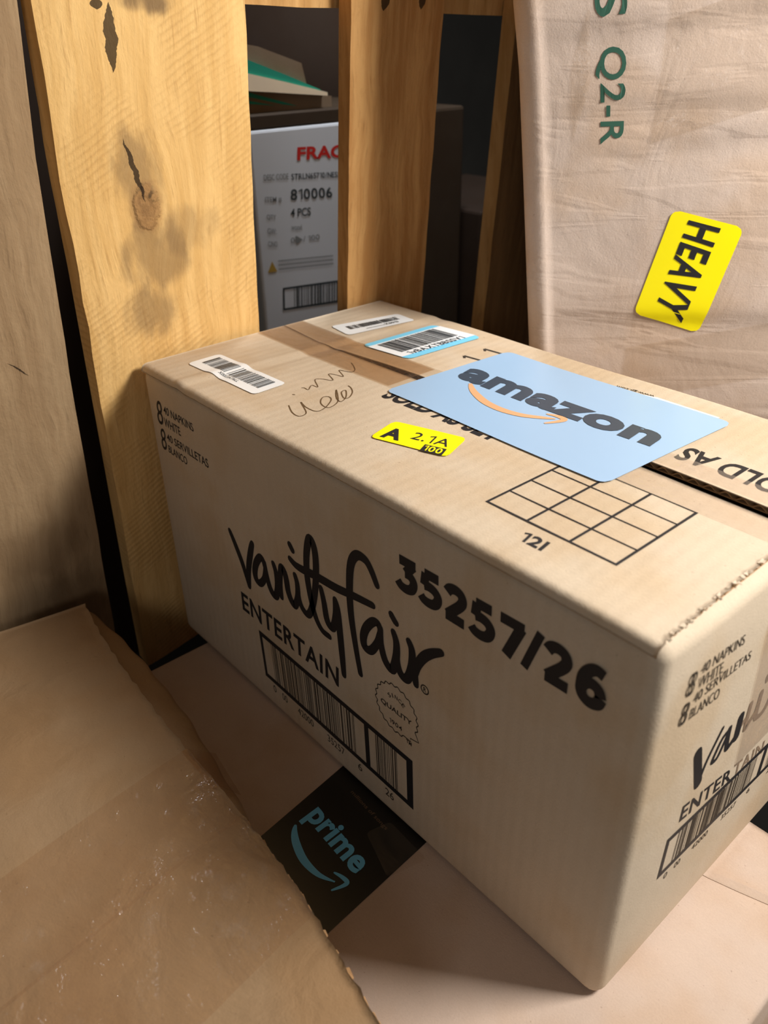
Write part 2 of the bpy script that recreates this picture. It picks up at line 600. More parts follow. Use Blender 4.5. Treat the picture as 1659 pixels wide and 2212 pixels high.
# ------------------------------------------------------------------ the wooden crate (back wall leans a little inward)
PW = Vector((-0.006, 0.0, 0.2529))
NW = Vector((0.9944, -0.0189, -0.1039))


def wall(y, z, depth=0.0):
    x = PW.x - (NW.y * y + NW.z * (z - PW.z)) / NW.x
    return Vector((x, y, z)) - NW * depth


crate = empty('wooden_crate', (0.1, 0.1, FLOOR), 'open slatted wooden crate whose leaning back wall of rough boards stands behind the cartons', 'crate')


def board(name, left, right, z0, z1, t, mat, d0=0.0, label=None, nz=60, ny=8, jit=0.0006, bot=None, seed=1, side=None):
    rn = random.Random(seed)
    v = []
    for layer in (0.0, t):
        for i in range(nz + 1):
            z = z0 + (z1 - z0) * i / nz
            yl = interp(z, left)
            yr = interp(z, right)
            if layer == 0.0 and i not in (0, nz):
                jl, jr = rn.gauss(0, jit), rn.gauss(0, jit)
            else:
                jl = jr = 0
            for j in range(ny + 1):
                s = j / ny
                y = yl + jl * (1 - s) ** 3 + (yr + jr - yl) * s
                zz = z + ((bot(y)) if (bot and i == 0) else 0)
                chip = 0.0012 if (layer == 0 and j in (0, ny)) else 0.0
                v.append(wall(y, zz, d0 + layer + chip))
    n = (nz + 1) * (ny + 1)
    f = []
    for i in range(nz):
        for j in range(ny):
            a = i * (ny + 1) + j
            f.append((a, a + 1, a + ny + 2, a + ny + 1))
            f.append((a + n, a + n + ny + 1, a + n + ny + 2, a + n + 1))
    rim = [j for j in range(ny + 1)] + [i * (ny + 1) + ny for i in range(1, nz + 1)] + [nz * (ny + 1) + j for j in range(ny - 1, -1, -1)] + [i * (ny + 1) for i in range(nz - 1, 0, -1)]
    for a, b in zip(rim, rim[1:] + rim[:1]):
        f.append((b, a, a + n, b + n))
    o = obj(name, v, f, [mat, side] if side else mat, crate, label)
    if side:
        for pl in o.data.polygons[2 * nz * ny:]:
            pl.material_index = 1
    return o


ZT = 1.15  # boards carried up out of view to block the rear fill's spill
board('board', [(-0.3, -0.25), (0.66, -0.21), (ZT, -0.19)],
      [(-0.3, -0.055), (0.003, -0.0521), (0.1809, -0.0511), (0.2588, -0.0505), (0.3383, -0.0476), (0.3855, -0.0472), (0.4377, -0.0444), (0.4846, -0.0409), (ZT, -0.034)],
      -0.30, ZT, 0.018, W_B1, label='greyish weathered board with smooth face', seed=3, jit=0.00025)
board('board', [(-0.0569, -0.0267), (0.0429, -0.0288), (0.1284, -0.0299), (0.215, -0.0308), (0.2684, -0.0315), (0.3231, -0.0321), (0.3422, -0.0328), (0.3605, -0.0330), (0.3979, -0.0344), (0.427, -0.0332), (0.4422, -0.0335), (0.4732, -0.0331), (ZT, -0.0325)],
      [(-0.057, 0.1150), (0.2513, 0.1122), (0.4854, 0.1099), (ZT, 0.108)],
      -0.0569, ZT, 0.019, W_B2, label='wide yellow pine board with a dark knot and a black split', bot=lambda y: 0.21 * (y + 0.0267), seed=4, jit=0.0005)
board('slat', [(-0.3, 0.2165), (0.2496, 0.2061), (0.4859, 0.2010), (ZT, 0.1972)],
      [(-0.3, 0.3055), (0.2322, 0.2990), (0.4864, 0.2961), (ZT, 0.294)],
      -0.30, ZT, 0.0155, W_S3, label='narrow orange-brown slat with straight grain', seed=5, jit=0.0004)
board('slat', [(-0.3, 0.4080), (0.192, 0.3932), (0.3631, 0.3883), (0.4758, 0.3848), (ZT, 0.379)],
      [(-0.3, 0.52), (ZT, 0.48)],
      -0.30, ZT, 0.018, W_S4, label='brown slat beside the tall carton, front painted dark for shade and sides left paler', seed=6, jit=0.0004, side=W_RL)


def rail(name, zl, zr, h, d0, t, mat, y0=-0.26, y1=0.60, label=None):
    v = []
    ny = 24
    for dd, hh in ((0, 0), (0, h), (t, h), (t, 0)):
        for j in range(ny + 1):
            y = y0 + (y1 - y0) * j / ny
            z = zl + (zr - zl) * (y - 0.11) / 0.26
            v.append(wall(y, z + hh + random.gauss(0, 0.0003), d0 + dd))
    f = []
    m_ = ny + 1
    for k in range(4):
        for j in range(ny):
            a, b = k * m_ + j, ((k + 1) % 4) * m_ + j
            f.append((a, a + 1, b + 1, b))
    f += [(0, m_, 2 * m_, 3 * m_), (ny, 3 * m_ + ny, 2 * m_ + ny, m_ + ny)]
    return obj(name, v, f, mat, crate, label)


rail('rail', 0.4818, 0.4745, 0.09, 0.0192, 0.02, W_RL)
rail('rail', -0.28, -0.28, 0.09, 0.0192, 0.02, W_RL)
for i in range(6):
    x0 = -0.02 + i * 0.115
    from_bm('deck_board', bevel_box(x0, x0 + 0.105, -0.50, 0.62, -0.32, -0.302, 0.002, 1), W_RL, crate)
for y in (-0.45, 0.06, 0.53):
    from_bm('skid', bevel_box(-0.02, 0.66, y, y + 0.07, FLOOR, -0.32, 0.003, 1), W_RL, crate)

# ------------------------------------------------------------------ printed base carton under the napkin carton
base = empty('shipping_carton', (0.27, -0.08, -0.302), 'large rosy-brown carton lying under the napkin carton, sealed with black printed tape', 'carton')
BX0, BX1, BY0, BY1 = 0.0305, 0.513, -0.40, 0.1785
from_bm('carton_body', bevel_box(BX0, BX1, BY0, BY1, -0.302, 0.0, 0.004, 3), K_BASE, base, smooth=True)


def zface(z0):
    return lambda u, v, e: (u, v, z0 + e)


F0 = zface(0.0)
bt = obj('printed_tape', [F0(*p, 0.0003) for p in
         [(0.2420, -0.135), (0.3220, -0.135), (0.3184, -0.0845), (0.3130, -0.0044), (0.3122, 0.005), (0.2238, 0.005), (0.2244, 0.0003), (0.2343, -0.0778)]],
         [(0, 1, 2, 7), (7, 2, 3, 6), (6, 3, 4, 5)], BLACKTAPE, base, 'glossy black tape printed with a blue word and smile')
p = Print(F0, 0.0005)
p.text('prime', ((0.2415, -0.0502), (0.2992, -0.0535), (0.2988, -0.0322), (0.2408, -0.0285)), 0.035, 1.02)
p.build('lettering', CYAN, bt, 'blue lettering')
p = Print(F0, 0.0005)
p.line([(0.2425, -0.0535), (0.2470, -0.0578), (0.2552, -0.0622), (0.2686, -0.0659), (0.2829, -0.0654), (0.2945, -0.0607)], 0.0046,
       lambda u: 0.25 + 0.95 * math.sin(math.pi * min(1, u * 1.05)) ** 0.8, cap=False)
p.line([(0.2892, -0.0568), (0.2945, -0.0552), (0.2998, -0.0550), (0.3002, -0.0585), (0.2978, -0.0657)], 0.0026, lambda u: 0.5 + 0.7 * math.sin(math.pi * u))
p.build('smile_arrow', CYAN, bt, 'blue curved arrow')
p = Print(F0, 0.0005)
p.text('millions of songs', ((0.2465, -0.0092), (0.2870, -0.0118), (0.2872, -0.0080), (0.2468, -0.0055)), 0.0)
p.build('small_lettering', FAINT, bt, 'faint small lettering')
sticker('packing_tape', F0, 0.0007, ((0.280, -0.022), (0.315, -0.034), (0.322, -0.006), (0.284, -0.004)), 0.003, TAPE, base, 'crumpled scrap of clear tape')
# the pale corner patch beyond a raised paper ridge
RID = [(0.4460, 0.1160), (0.4503, 0.1167), (0.4679, 0.1217), (0.4857, 0.1274), (0.5130, 0.1360)]


def patch(s, t):
    x = 0.4465 + (0.5125 - 0.4465) * s
    y0 = interp(x, RID)
    y = y0 + (0.1765 - y0) * t
    z = 0.0008 + 0.0034 * min(1.0, 0.12 + s * 2.5) * math.exp(-((t - 0.05) / 0.07) ** 2) if t > 0 else 0.0004
    return (x, y, z)


grid_mesh('paper_tape', 12, 16, patch, K_BASE, base, 'paper tape lifting in a ridge', thick=0.0005)

# ------------------------------------------------------------------ the napkin carton
L, WD, H = 0.45, 0.2444, 0.2529
nap = empty('napkin_carton', (0.225, 0.122, 0.0), 'tan napkin carton with black script print and a pale blue sheet on its lid', 'carton')


def seam_far(x):
    return 0.1275 + interp(x, [(0, 0.0052), (0.02, 0.004), (0.055, 0.0008), (0.065, 0.0009), (0.10, 0.0036), (0.13, 0.0060), (0.165, 0.0075), (0.35, 0.0100), (0.39, 0.0095), (0.45, 0.0085)])


def seam_near(x):
    return 0.1275 + interp(x, [(0, 0.0044), (0.02, 0.003), (0.055, 0.0002), (0.10, 0.0), (0.35, 0.0), (0.39, -0.0016), (0.45, -0.0024)])


def topdz(x, y):
    d = 0.0011 * math.exp(-((x - 0.060 - 0.06 * (y - 0.05)) / 0.0055) ** 2) * (0.35 + 0.65 * math.exp(-((y - 0.01) / 0.05) ** 2))
    d -= 0.0006 * math.exp(-((x - 0.071 - 0.06 * (y - 0.05)) / 0.006) ** 2)
    d += 0.0004 * math.sin(x * 31 + y * 17)
    d -= 0.0020 * max(0, (x - 0.36) / 0.09) ** 2 * max(0, 1 - y / 0.07)
    return d


def top(u, v, e):
    return (u, v, H + topdz(u, v) + e)


def side(u, v, e):
    return (u, -e, v)


def end(u, v, e):
    return (L + e, u, v)


# body: four walls and bottom, open at the top under the flaps
bm = bevel_box(0, L, 0, WD, 0, H - 0.0032, 0.0085, 5)
topf = [f for f in bm.faces if f.normal.z > 0.99 and f.calc_area() > 0.02]
bmesh.ops.delete(bm, geom=topf, context='FACES')
bmesh.ops.subdivide_edges(bm, edges=[e for e in bm.edges if e.calc_length() > 0.1], cuts=6, use_grid_fill=True)
for v in bm.verts:      # the front corner post is softly crushed near its top
    if v.co.x > L - 0.02 and v.co.y < 0.02 and v.co.z > 0.12:
        k = (v.co.z - 0.12) / 0.13
        v.co.x -= 0.0015 * k * k
        v.co.y += 0.0015 * k * k
from_bm('carton_body', bm, K_MAIN, nap, smooth=True)

XF0, XF1 = 0.003, 0.4445


def flap_end(y, k):
    rn = math.sin(y * 911 + k) * 0.0007 + math.sin(y * 2300 + 2 * k) * 0.0005
    return XF1 + rn


FT = 0.0034


def near_flap(s, t):
    """t from the seam over the lid and down a short lip past the long edge"""
    R = 0.0050
    if t < 0.84:
        yy = t / 0.84
        x_end = flap_end(0.127 * (1 - yy), 1.0)
        x = XF0 + (x_end - XF0) * s
        y0 = seam_near(x)
        y = y0 + (R - y0) * yy
        z = H + topdz(x, y)
    else:
        a = (t - 0.84) / 0.16 * (math.pi / 2) * 1.02
        x = XF0 + (flap_end(0.0, 1.0) - XF0) * s
        y = R - R * math.sin(a)
        z = H + topdz(x, 0.003) - R + R * math.cos(a)
        if a > math.pi / 2:
            y = 0.0
        y -= 0.0004
    return (x, y, z)


def far_flap(s, t):
    x_end = flap_end(0.13 + 0.11 * t, 2.2)
    x = XF0 + (x_end - XF0) * s
    y0 = seam_far(x)
    R = 0.0050
    if t < 0.84:
        yy = t / 0.84
        y = y0 + (WD - R - y0) * yy
        z = H + topdz(x, y)
    else:
        a = (t - 0.84) / 0.16 * (math.pi / 2)
        y = WD - R + R * math.sin(a)
        z = H + topdz(x, WD) - R + R * math.cos(a)
    return (x, y, z)


grid_mesh('flap', 170, 44, near_flap, K_MAIN, nap, thick=0.0006)
grid_mesh('flap', 170, 44, far_flap, K_MAIN, nap, thick=0.0006)


def flute_edge(p0, fn, length, inward, pitch=0.0095, z_of=None, name='corrugated_edge'):
    n = int(length / pitch * 14)
    v, f = [], []
    for i in range(n + 1):
        u = i / n
        x, y, z = fn(u)
        zz = z - 0.0006 - (FT - 0.0010) * (0.5 + 0.5 * math.sin(u * length / pitch * 2 * math.pi))
        for dv, dz in ((0.0, 0.0), (0.010, 0.0)):
            v.append((x + inward[0] * dv, y + inward[1] * dv, zz + dz))
        for dv, dz in ((0.0, -0.0008), (0.010, -0.0008)):
            v.append((x + inward[0] * dv, y + inward[1] * dv, zz + dz))
    for i in range(n):
        a, b = 4 * i, 4 * i + 4
        f += [(a, b, b + 1, a + 1), (a, a + 2, b + 2, b), (a + 2, a + 3, b + 3, b + 2)]
    # lower liner
    m0 = len(v)
    for i in range(n + 1):
        x, y, z = fn(i / n)
        for dv, dz in ((0.0, -FT), (0.012, -FT), (0.012, -FT - 0.0005), (0.0, -FT - 0.0005)):
            v.append((x + inward[0] * dv, y + inward[1] * dv, z + dz))
    for i in range(n):
        a, b = m0 + 4 * i, m0 + 4 * i + 4
        f += [(a, b, b + 1, a + 1), (a, a + 3, b + 3, b), (a + 3, a + 2, b + 2, b + 3)]
    return obj(name, v, f, K_EDGE, nap)


def fn_far(u):
    x = XF0 + (XF1 - XF0) * u
    y = seam_far(x) - 0.0001
    return (x, y, H + topdz(x, y))


def fn_near(u):
    x = XF0 + (XF1 - XF0) * u
    y = seam_near(x) - 0.0004
    return (x, y, H + topdz(x, y))


def fn_end(u):
    y = 0.006 + (seam_near(0.44) - 0.008) * u
    return (XF1 - 0.0006, y, H + topdz(XF1, y))


def fn_end2(u):
    y = seam_far(0.44) + 0.002 + (WD - 0.01 - seam_far(0.44)) * u
    return (XF1 - 0.0006, y, H + topdz(XF1, y))


flute_edge(None, fn_far, XF1 - XF0, (0, 1))
flute_edge(None, fn_near, XF1 - XF0, (0, -1))
flute_edge(None, fn_end, 0.12, (-1, 0), 0.0042)
flute_edge(None, fn_end2, 0.10, (-1, 0), 0.0042)
# torn paper fibres along the short raw edge
tv, tf = [], []
rn = random.Random(11)
for i in range(46):
    y = 0.004 + 0.118 * (i + rn.random()) / 46
    w_, h_ = rn.uniform(0.0010, 0.0034), rn.uniform(0.0008, 0.0026)
    z = H + topdz(XF1, y) + rn.uniform(-0.0012, 0.0008)
    b = len(tv)
    x = XF1 - 0.001
    tv += [(x, y, z), (x, y + w_, z + rn.uniform(-.0004, .0004)), (x + h_, y + w_ * 0.7, z - rn.uniform(-0.0006, 0.0012)), (x + h_ * 0.8, y + w_ * 0.2, z - rn.uniform(-0.0004, 0.0012))]
    tf.append((b, b + 1, b + 2, b + 3))
o = obj('torn_paper', tv, tf, K_MAIN, nap, 'ragged torn paper edge')
o['kind'] = 'stuff'
# inner flaps folded under the lid, coloured dark for the shade in the gap
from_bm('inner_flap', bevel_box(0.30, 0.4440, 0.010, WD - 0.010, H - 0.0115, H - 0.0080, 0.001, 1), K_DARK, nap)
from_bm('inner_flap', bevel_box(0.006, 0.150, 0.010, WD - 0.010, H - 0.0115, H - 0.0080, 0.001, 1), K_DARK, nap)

# tape along the lid seam, over both ends
TW0, TW1 = 0.1035, 0.1512


def tape_top(x0, x1, y0, y1, e, nx=70):
    return lambda s, t: top(x0 + (x1 - x0) * s, y0 + (y1 - y0) * t, e)


grid_mesh('packing_tape', 70, 12, tape_top(0.004, 0.3440, TW0, TW1, 0.0005), TAPE, nap, 'clear tape along the lid seam')
# at the front the film is slit open along the gap, one half on each flap
grid_mesh('packing_tape', 30, 8, lambda s, t: top(0.3440 + 0.1 * s, TW0 + 0.001 + (seam_near(0.344 + 0.1 * s) - 0.0003 - TW0 - 0.001) * t, 0.0005), TAPE4, nap, 'slit tape with painted glare on the near flap')
grid_mesh('packing_tape', 30, 8, lambda s, t: top(0.3440 + 0.1 * s, seam_far(0.344 + 0.1 * s) + 0.0003 + (TW1 + 0.003 - seam_far(0.344 + 0.1 * s)) * t, 0.0005), TAPE4, nap, 'slit tape with painted glare on the far flap')
grid_mesh('packing_tape', 40, 12, tape_top(0.005, 0.166, 0.1045, 0.1500, 0.0008), TAPE2, nap, 'second tan layer of tape')
grid_mesh('packing_tape', 14, 8, lambda s, t: end(0.098 + 0.048 * t + 0.012 * s, H - 0.012 - 0.135 * s, 0.0006), TAPE4, nap, 'clear tape folded over the end')

# prints on the lid
E1 = 0.00018
p = Print(top, E1).text('SOLD AS SET', ((0.1750, 0.0882), (0.2740, 0.0916), (0.2735, 0.1105), (0.1745, 0.1075)), 0.035)
p.build('printed_text', INK, nap)
p = Print(top, E1).text('SOLD AS SET', ((0.4270, 0.1696), (0.3262, 0.1696), (0.3262, 0.1502), (0.4270, 0.1502)), 0.025)
p.build('printed_text', INK, nap)
p = Print(top, E1).text('12I', ((0.3551, 0.0195), (0.3693, 0.0197), (0.3680, 0.0287), (0.3530, 0.0287)), 0.03, 1.05)
p.build('printed_text', INK, nap)
p = Print(top, E1).text('www.gp.com', ((0.3010, 0.2237), (0.2730, 0.2217), (0.2738, 0.2188), (0.3020, 0.2206)), 0.01)
p.build('printed_text', INK_SOFT, nap)
p = Print(top, E1)
for a, b in (((0.1596, 0.1868), (0.1790, 0.1892)), ((0.1598, 0.2094), (0.1800, 0.2114))):
    p.line([a, b], 0.0024, smooth=0, cap=False)
    p.line([a, (a[0] + 0.0040, a[1] - 0.0034)], 0.0018, smooth=0, cap=False)
p.build('printed_text', INK_SOFT, nap)
GR = ((0.3200, 0.0362), (0.4002, 0.0358), (0.4010, 0.1040), (0.3211, 0.1064))
p = Print(top, E1)
for k in range(4):
    p.line([bil(GR, k / 3, 0), bil(GR, k / 3, 1)], 0.0016, smooth=0, cap=False)
for k in range(5):
    p.line([bil(GR, 0 - .01, k / 4), bil(GR, 1 + .01, k / 4)], 0.0010 if k != 0 else 0.0014, smooth=0, cap=False)
p.build('printed_grid', INK, nap)
p = Print(top, E1)
S1 = [(0.1246, 0.0601), (0.1259, 0.0615), (0.1306, 0.0614), (0.1256, 0.0681), (0.1313, 0.0692), (0.1188, 0.0762), (0.1209, 0.0806), (0.1287, 0.0847), (0.1169, 0.0901), (0.1221, 0.093), (0.1283, 0.0947), (0.1162, 0.1004), (0.122, 0.1025), (0.1257, 0.1050), (0.1237, 0.1092), (0.1162, 0.1140), (0.1108, 0.1165)]
S2 = [(0.1438, 0.0352), (0.1547, 0.0301), (0.1624, 0.0294), (0.1635, 0.0334), (0.1598, 0.0375), (0.1447, 0.0445), (0.1541, 0.0418), (0.1645, 0.0425), (0.1639, 0.0501), (0.1564, 0.0612), (0.1504, 0.0636), (0.1488, 0.0597), (0.1551, 0.0533), (0.1628, 0.051), (0.1656, 0.0539), (0.1608, 0.0636), (0.1444, 0.0752), (0.1553, 0.0665), (0.1631, 0.0639), (0.1598, 0.0712), (0.1502, 0.079), (0.1506, 0.0748), (0.1601, 0.0694), (0.1614, 0.0729), (0.1558, 0.0803), (0.149, 0.0846), (0.1448, 0.0857)]
p.line(S1, 0.0007).line(S2, 0.0008).line([(0.130, 0.0485), (0.1312, 0.0492)], 0.0009, smooth=0)
p.build('pencil_scribble', PENCIL, nap, 'thin looping pencil scribble')

# labels on the lid
rnd = random.Random(5)
q = ((0.0282, 0.0252), (0.1127, 0.0285), (0.1113, 0.0568), (0.0270, 0.0538))
wv = lambda s: 0.0008 * math.exp(-((s - 0.42) / 0.08) ** 2)
lb = sticker('barcode_label', top, 0.0006, q, 0.004, WHITE, nap, 'wavy white barcode label near the long edge', nx=34, wave=wv)
p = Print(top, 0.0008).bars(q, 0.08, 0.43, 0.30, 0.84, 13, rnd, 0.6, 3.4).bars(q, 0.46, 0.93, 0.30, 0.84, 22, rnd, 0.55)
p.build('barcode', INK_LBL, lb)
p = Print(top, 0.0008).text('X0023NT6LL', (bil(q, .40, .16), bil(q, .68, .16), bil(q, .68, .26), bil(q, .40, .26)), 0.01)
p.build('label_text', INK_LBL, lb)
q = ((0.0603, 0.1552), (0.0710, 0.2203), (0.0452, 0.2232), (0.0318, 0.1592))
lb = sticker('barcode_label', top, 0.0006, q, 0.004, WHITE, nap, 'narrow white barcode label at the far edge')
p = Print(top, 0.0008).bars(q, 0.14, 0.88, 0.40, 0.72, 30, rnd, 0.55)
p.build('barcode', INK_LBL, lb)
p = Print(top, 0.0008).sub(q, 0.32, 0.60, 0.20, 0.23).text('X0013', (bil(q, .60, .17), bil(q, .80, .17), bil(q, .80, .33), bil(q, .60, .33)), 0.03)
p.build('label_text', INK_LBL, lb)
q = ((0.1366, 0.1514), (0.1409, 0.2276), (0.0899, 0.2229), (0.0861, 0.1471))
lb = sticker('barcode_label', top, 0.0006, q, 0.006, SKY, nap, 'white barcode label with sky blue stripes')
Print(top, 0.0008).sub(q, 0.0, 1.0, 0.14, 0.86, 12).build('label_panel', WHITE, lb, 'white panel')
p = Print(top, 0.0010).bars(q, 0.10, 0.88, 0.30, 0.82, 36, rnd, 0.52)
p.build('barcode', INK_LBL, lb)
p = Print(top, 0.0010).text('1vBAXTBBSSV1', (bil(q, .12, .13), bil(q, .86, .13), bil(q, .86, .26), bil(q, .12, .26)), 0.02)
p.build('label_text', INK_LBL, lb)

q = ((0.1710, 0.0968), (0.3516, 0.0952), (0.3597, 0.2172), (0.1773, 0.2172))
sh = sticker('blue_sheet', top, 0.00095, q, 0.006, BLUE, nap, 'pale blue printed sheet with a word and an orange smile', nx=40, ny=24)
p = Print(top, 0.0012)
# bold lower-case letters laid along the measured baseline
p.text('amazon', ((0.1868, 0.1488), (0.3432, 0.1514), (0.3415, 0.1716), (0.1822, 0.1722)), 0.046, 1.05)
p.build('lettering', CHAR, sh, 'charcoal lettering')
p = Print(top, 0.0012)
p.line([(0.2030, 0.1478), (0.2105, 0.1415), (0.2198, 0.1362), (0.2330, 0.1312), (0.2480, 0.1300), (0.2620, 0.1332), (0.2740, 0.1402), (0.2800, 0.1440)], 0.0056,
       lambda u: 0.25 + 0.85 * math.sin(math.pi * min(1, u * 1.02 + .02)) ** 0.7, cap=False)
p.line([(0.2718, 0.1463), (0.2775, 0.1482), (0.2842, 0.1476), (0.2838, 0.1425), (0.2796, 0.1343)], 0.0036, lambda u: 0.45 + 0.75 * math.sin(math.pi * u))
p.build('smile_arrow', ORANGE, sh, 'orange curved arrow')
obj('backing_edge', [top(*a, 0.0009) for a in [(0.297, 0.2150), (0.3490, 0.2150), (0.3500, 0.2190), (0.3050, 0.2196), (0.297, 0.2176)]], [(0, 1, 2, 3, 4)], WHITE, sh, 'white backing paper edge')

q = ((0.2197, 0.0409), (0.2704, 0.0564), (0.2610, 0.0832), (0.2127, 0.0675))
lb = sticker('yellow_sticker', top, 0.0007, q, 0.004, YELLOW, nap, 'small yellow sticker')
p = Print(top, 0.0009)
p.text('A', ((0.2236, 0.0455), (0.2360, 0.0497), (0.2292, 0.0628), (0.2170, 0.0588)), 0.045)
p.text('2.1A', ((0.2383, 0.0570), (0.2615, 0.0652), (0.2578, 0.0745), (0.2345, 0.0663)), 0.0, 1.25)
p.build('sticker_text', INK, lb)
bx = ((0.2538, 0.0503), (0.2672, 0.0552), (0.2636, 0.0632), (0.2502, 0.0583))
Print(top, 0.0009).quad(bx).build('number_box', INK, lb, 'black box')
Print(top, 0.0010).text('100', (bil(bx, .08, .10), bil(bx, .90, .10), bil(bx, .90, .90), bil(bx, .08, .90)), 0.02).build('sticker_number', YELLOW, lb, 'yellow number')

# prints on the long side
p = Print(side, E1)
p.text('8', ((0.0155, 0.2090), (0.0248, 0.2090), (0.0270, 0.2300), (0.0188, 0.2290)), 0.0)
p.text('40 NAPKINS', ((0.0284, 0.2208), (0.0727, 0.2204), (0.0718, 0.2270), (0.0297, 0.2276)), 0.008)
p.text('WHITE', ((0.0263, 0.2097), (0.0513, 0.2097), (0.0507, 0.2168), (0.0270, 0.2174)), 0.008)
p.text('8', ((0.0155, 0.1870), (0.0238, 0.1875), (0.0255, 0.2066), (0.0174, 0.2056)), 0.0)
p.text('40 SERVILLETAS', ((0.0268, 0.1978), (0.0876, 0.1966), (0.0874, 0.2040), (0.0274, 0.2042)), 0.008)
p.text('BLANCO', ((0.0261, 0.1876), (0.0545, 0.1866), (0.0549, 0.1934), (0.0268, 0.1942)), 0.008)
p.build('printed_text', INK, nap)
NUM = {
    '3': [([(.06, .89), (.53, .89), (.29, .57)], 0), ([(.26, .56), (.42, .55), (.54, .45), (.56, .32), (.49, .17), (.32, .10), (.14, .13), (.03, .23)], 1)],
    '5': [([(.56, .89), (.15, .89), (.12, .54)], 0), ([(.11, .55), (.26, .57), (.44, .53), (.56, .41), (.55, .26), (.45, .14), (.28, .10), (.12, .13), (.03, .21)], 1)],
    '2': [([(.05, .74), (.14, .86), (.30, .90), (.46, .84), (.52, .69), (.45, .53), (.28, .33), (.10, .13)], 1), ([(.04, .10), (.60, .10)], 0)],
    '7': [([(.02, .89), (.58, .89), (.24, .00)], 0)],
    '/': [([(.02, -.02), (.36, 1.02)], 0)],
    '6': [([(.56, .33), (.50, .17), (.33, .10), (.17, .17), (.11, .33), (.18, .49), (.33, .55), (.49, .49), (.56, .33)], 1),
          ([(.11, .35), (.13, .60), (.24, .80), (.40, .90), (.57, .86)], 1)],
}
NQ = ((0.2887, 0.1988), (0.4262, 0.2008), (0.4258, 0.2256), (0.2896, 0.2212))
p = Print(side, E1)
cur = 0.0
adv = {'/': 0.50, '7': 0.70}
tot = sum(adv.get(c, 0.78) for c in '35257/26') - 0.12
for c in '35257/26':
    for pts, sm in NUM[c]:
        P_ = [bil(NQ, (cur + x) / tot, y) for x, y in pts]
        if sm:
            p.line(P_, 0.0062, smooth=6, cap=False)
        else:
            for a_, b_ in zip(P_, P_[1:]):
                p.line([a_, b_], 0.0062 if c != '/' else 0.0048, smooth=0, cap=False)
            for q_ in P_[1:-1]:
                p.line([(q_[0] - .0008, q_[1]), (q_[0] + .0018, q_[1])], 0.0062, smooth=0, cap=False)
    cur += adv.get(c, 0.78)
p.build('printed_text', INK, nap)
p = Print(side, E1).text('ENTERTAIN', ((0.1107, 0.0826), (0.2290, 0.0830), (0.2300, 0.1005), (0.1110, 0.1003)), 0.022, 1.08)
p.build('printed_text', INK, nap)
VF = [
    [(0.1061, 0.1524), (0.1125, 0.1417), (0.1193, 0.1284), (0.1247, 0.1119)],
    [(0.1247, 0.1119), (0.127, 0.1292), (0.1328, 0.1472), (0.1362, 0.1554)],
    [(0.1503, 0.1404), (0.1485, 0.1466), (0.1448, 0.1477), (0.1387, 0.1399), (0.1354, 0.1304), (0.1364, 0.1241), (0.1413, 0.1235), (0.1473, 0.1304), (0.1503, 0.1404)],
    [(0.1497, 0.146), (0.1509, 0.1371), (0.1534, 0.1275), (0.157, 0.1227), (0.1613, 0.1232), (0.164, 0.1331), (0.1639, 0.1437), (0.1615, 0.1508)],
    [(0.168, 0.1256), (0.1681, 0.1383), (0.1708, 0.1519), (0.174, 0.1513), (0.1761, 0.1454), (0.1772, 0.1354), (0.1805, 0.1288), (0.1844, 0.1277), (0.1883, 0.1367), (0.1891, 0.1476), (0.1872, 0.1543)],
    [(0.1891, 0.1476), (0.1898, 0.1364), (0.1934, 0.1295), (0.1996, 0.1283), (0.2053, 0.1391), (0.2101, 0.1576), (0.2123, 0.1772), (0.211, 0.1892), (0.2069, 0.1923), (0.2029, 0.1801), (0.2014, 0.1641), (0.2026, 0.1502), (0.2052, 0.1379), (0.2089, 0.1289), (0.2145, 0.1233), (0.2219, 0.1228)],
    [(0.183, 0.1654), (0.1894, 0.1633), (0.1987, 0.1639), (0.2101, 0.1659), (0.2325, 0.1679), (0.2496, 0.1711), (0.2674, 0.1738)],
    [(0.184, 0.1772), (0.1868, 0.1739)],
    [(0.2159, 0.159), (0.2183, 0.1492), (0.22, 0.1375), (0.2228, 0.1327), (0.227, 0.1338), (0.2301, 0.1454), (0.2305, 0.1577)],
    [(0.2305, 0.1577), (0.2326, 0.1503), (0.2337, 0.1335), (0.2349, 0.1125), (0.2356, 0.0983)],
    [(0.2716, 0.1906), (0.2667, 0.199), (0.2615, 0.2036), (0.2537, 0.2028), (0.248, 0.1932), (0.2458, 0.1743), (0.2462, 0.1546), (0.2493, 0.1323), (0.2532, 0.1111)],
    [(0.2738, 0.1588), (0.2717, 0.1628), (0.267, 0.1613), (0.2606, 0.1529), (0.2575, 0.1436), (0.2587, 0.1368), (0.2645, 0.1376), (0.2705, 0.1468), (0.2733, 0.1558)],
    [(0.2739, 0.1608), (0.2741, 0.149), (0.2778, 0.1378), (0.284, 0.1349), (0.2876, 0.1461), (0.2881, 0.1576), (0.2856, 0.1645)],
    [(0.2881, 0.1563), (0.2887, 0.1434), (0.2921, 0.1362), (0.2974, 0.1366), (0.3011, 0.1481), (0.3014, 0.16), (0.2987, 0.1657)],
    [(0.3014, 0.16), (0.3026, 0.1491), (0.3048, 0.1369)],
    [(0.3037, 0.1432), (0.3062, 0.1527), (0.311, 0.1616), (0.3172, 0.1683), (0.3246, 0.1736)],
    [(0.2837, 0.1764), (0.2878, 0.1725)],
]
p = Print(side, E1)
for k, s in enumerate(VF):
    p.line(s, 0.0060 if k > 0 else 0.0056, lambda u: 0.82 + 0.3 * math.sin(math.pi * u))
p.build('script_lettering', INK, nap)
p = Print(side, E1)
rc = (0.3121, 0.1379)
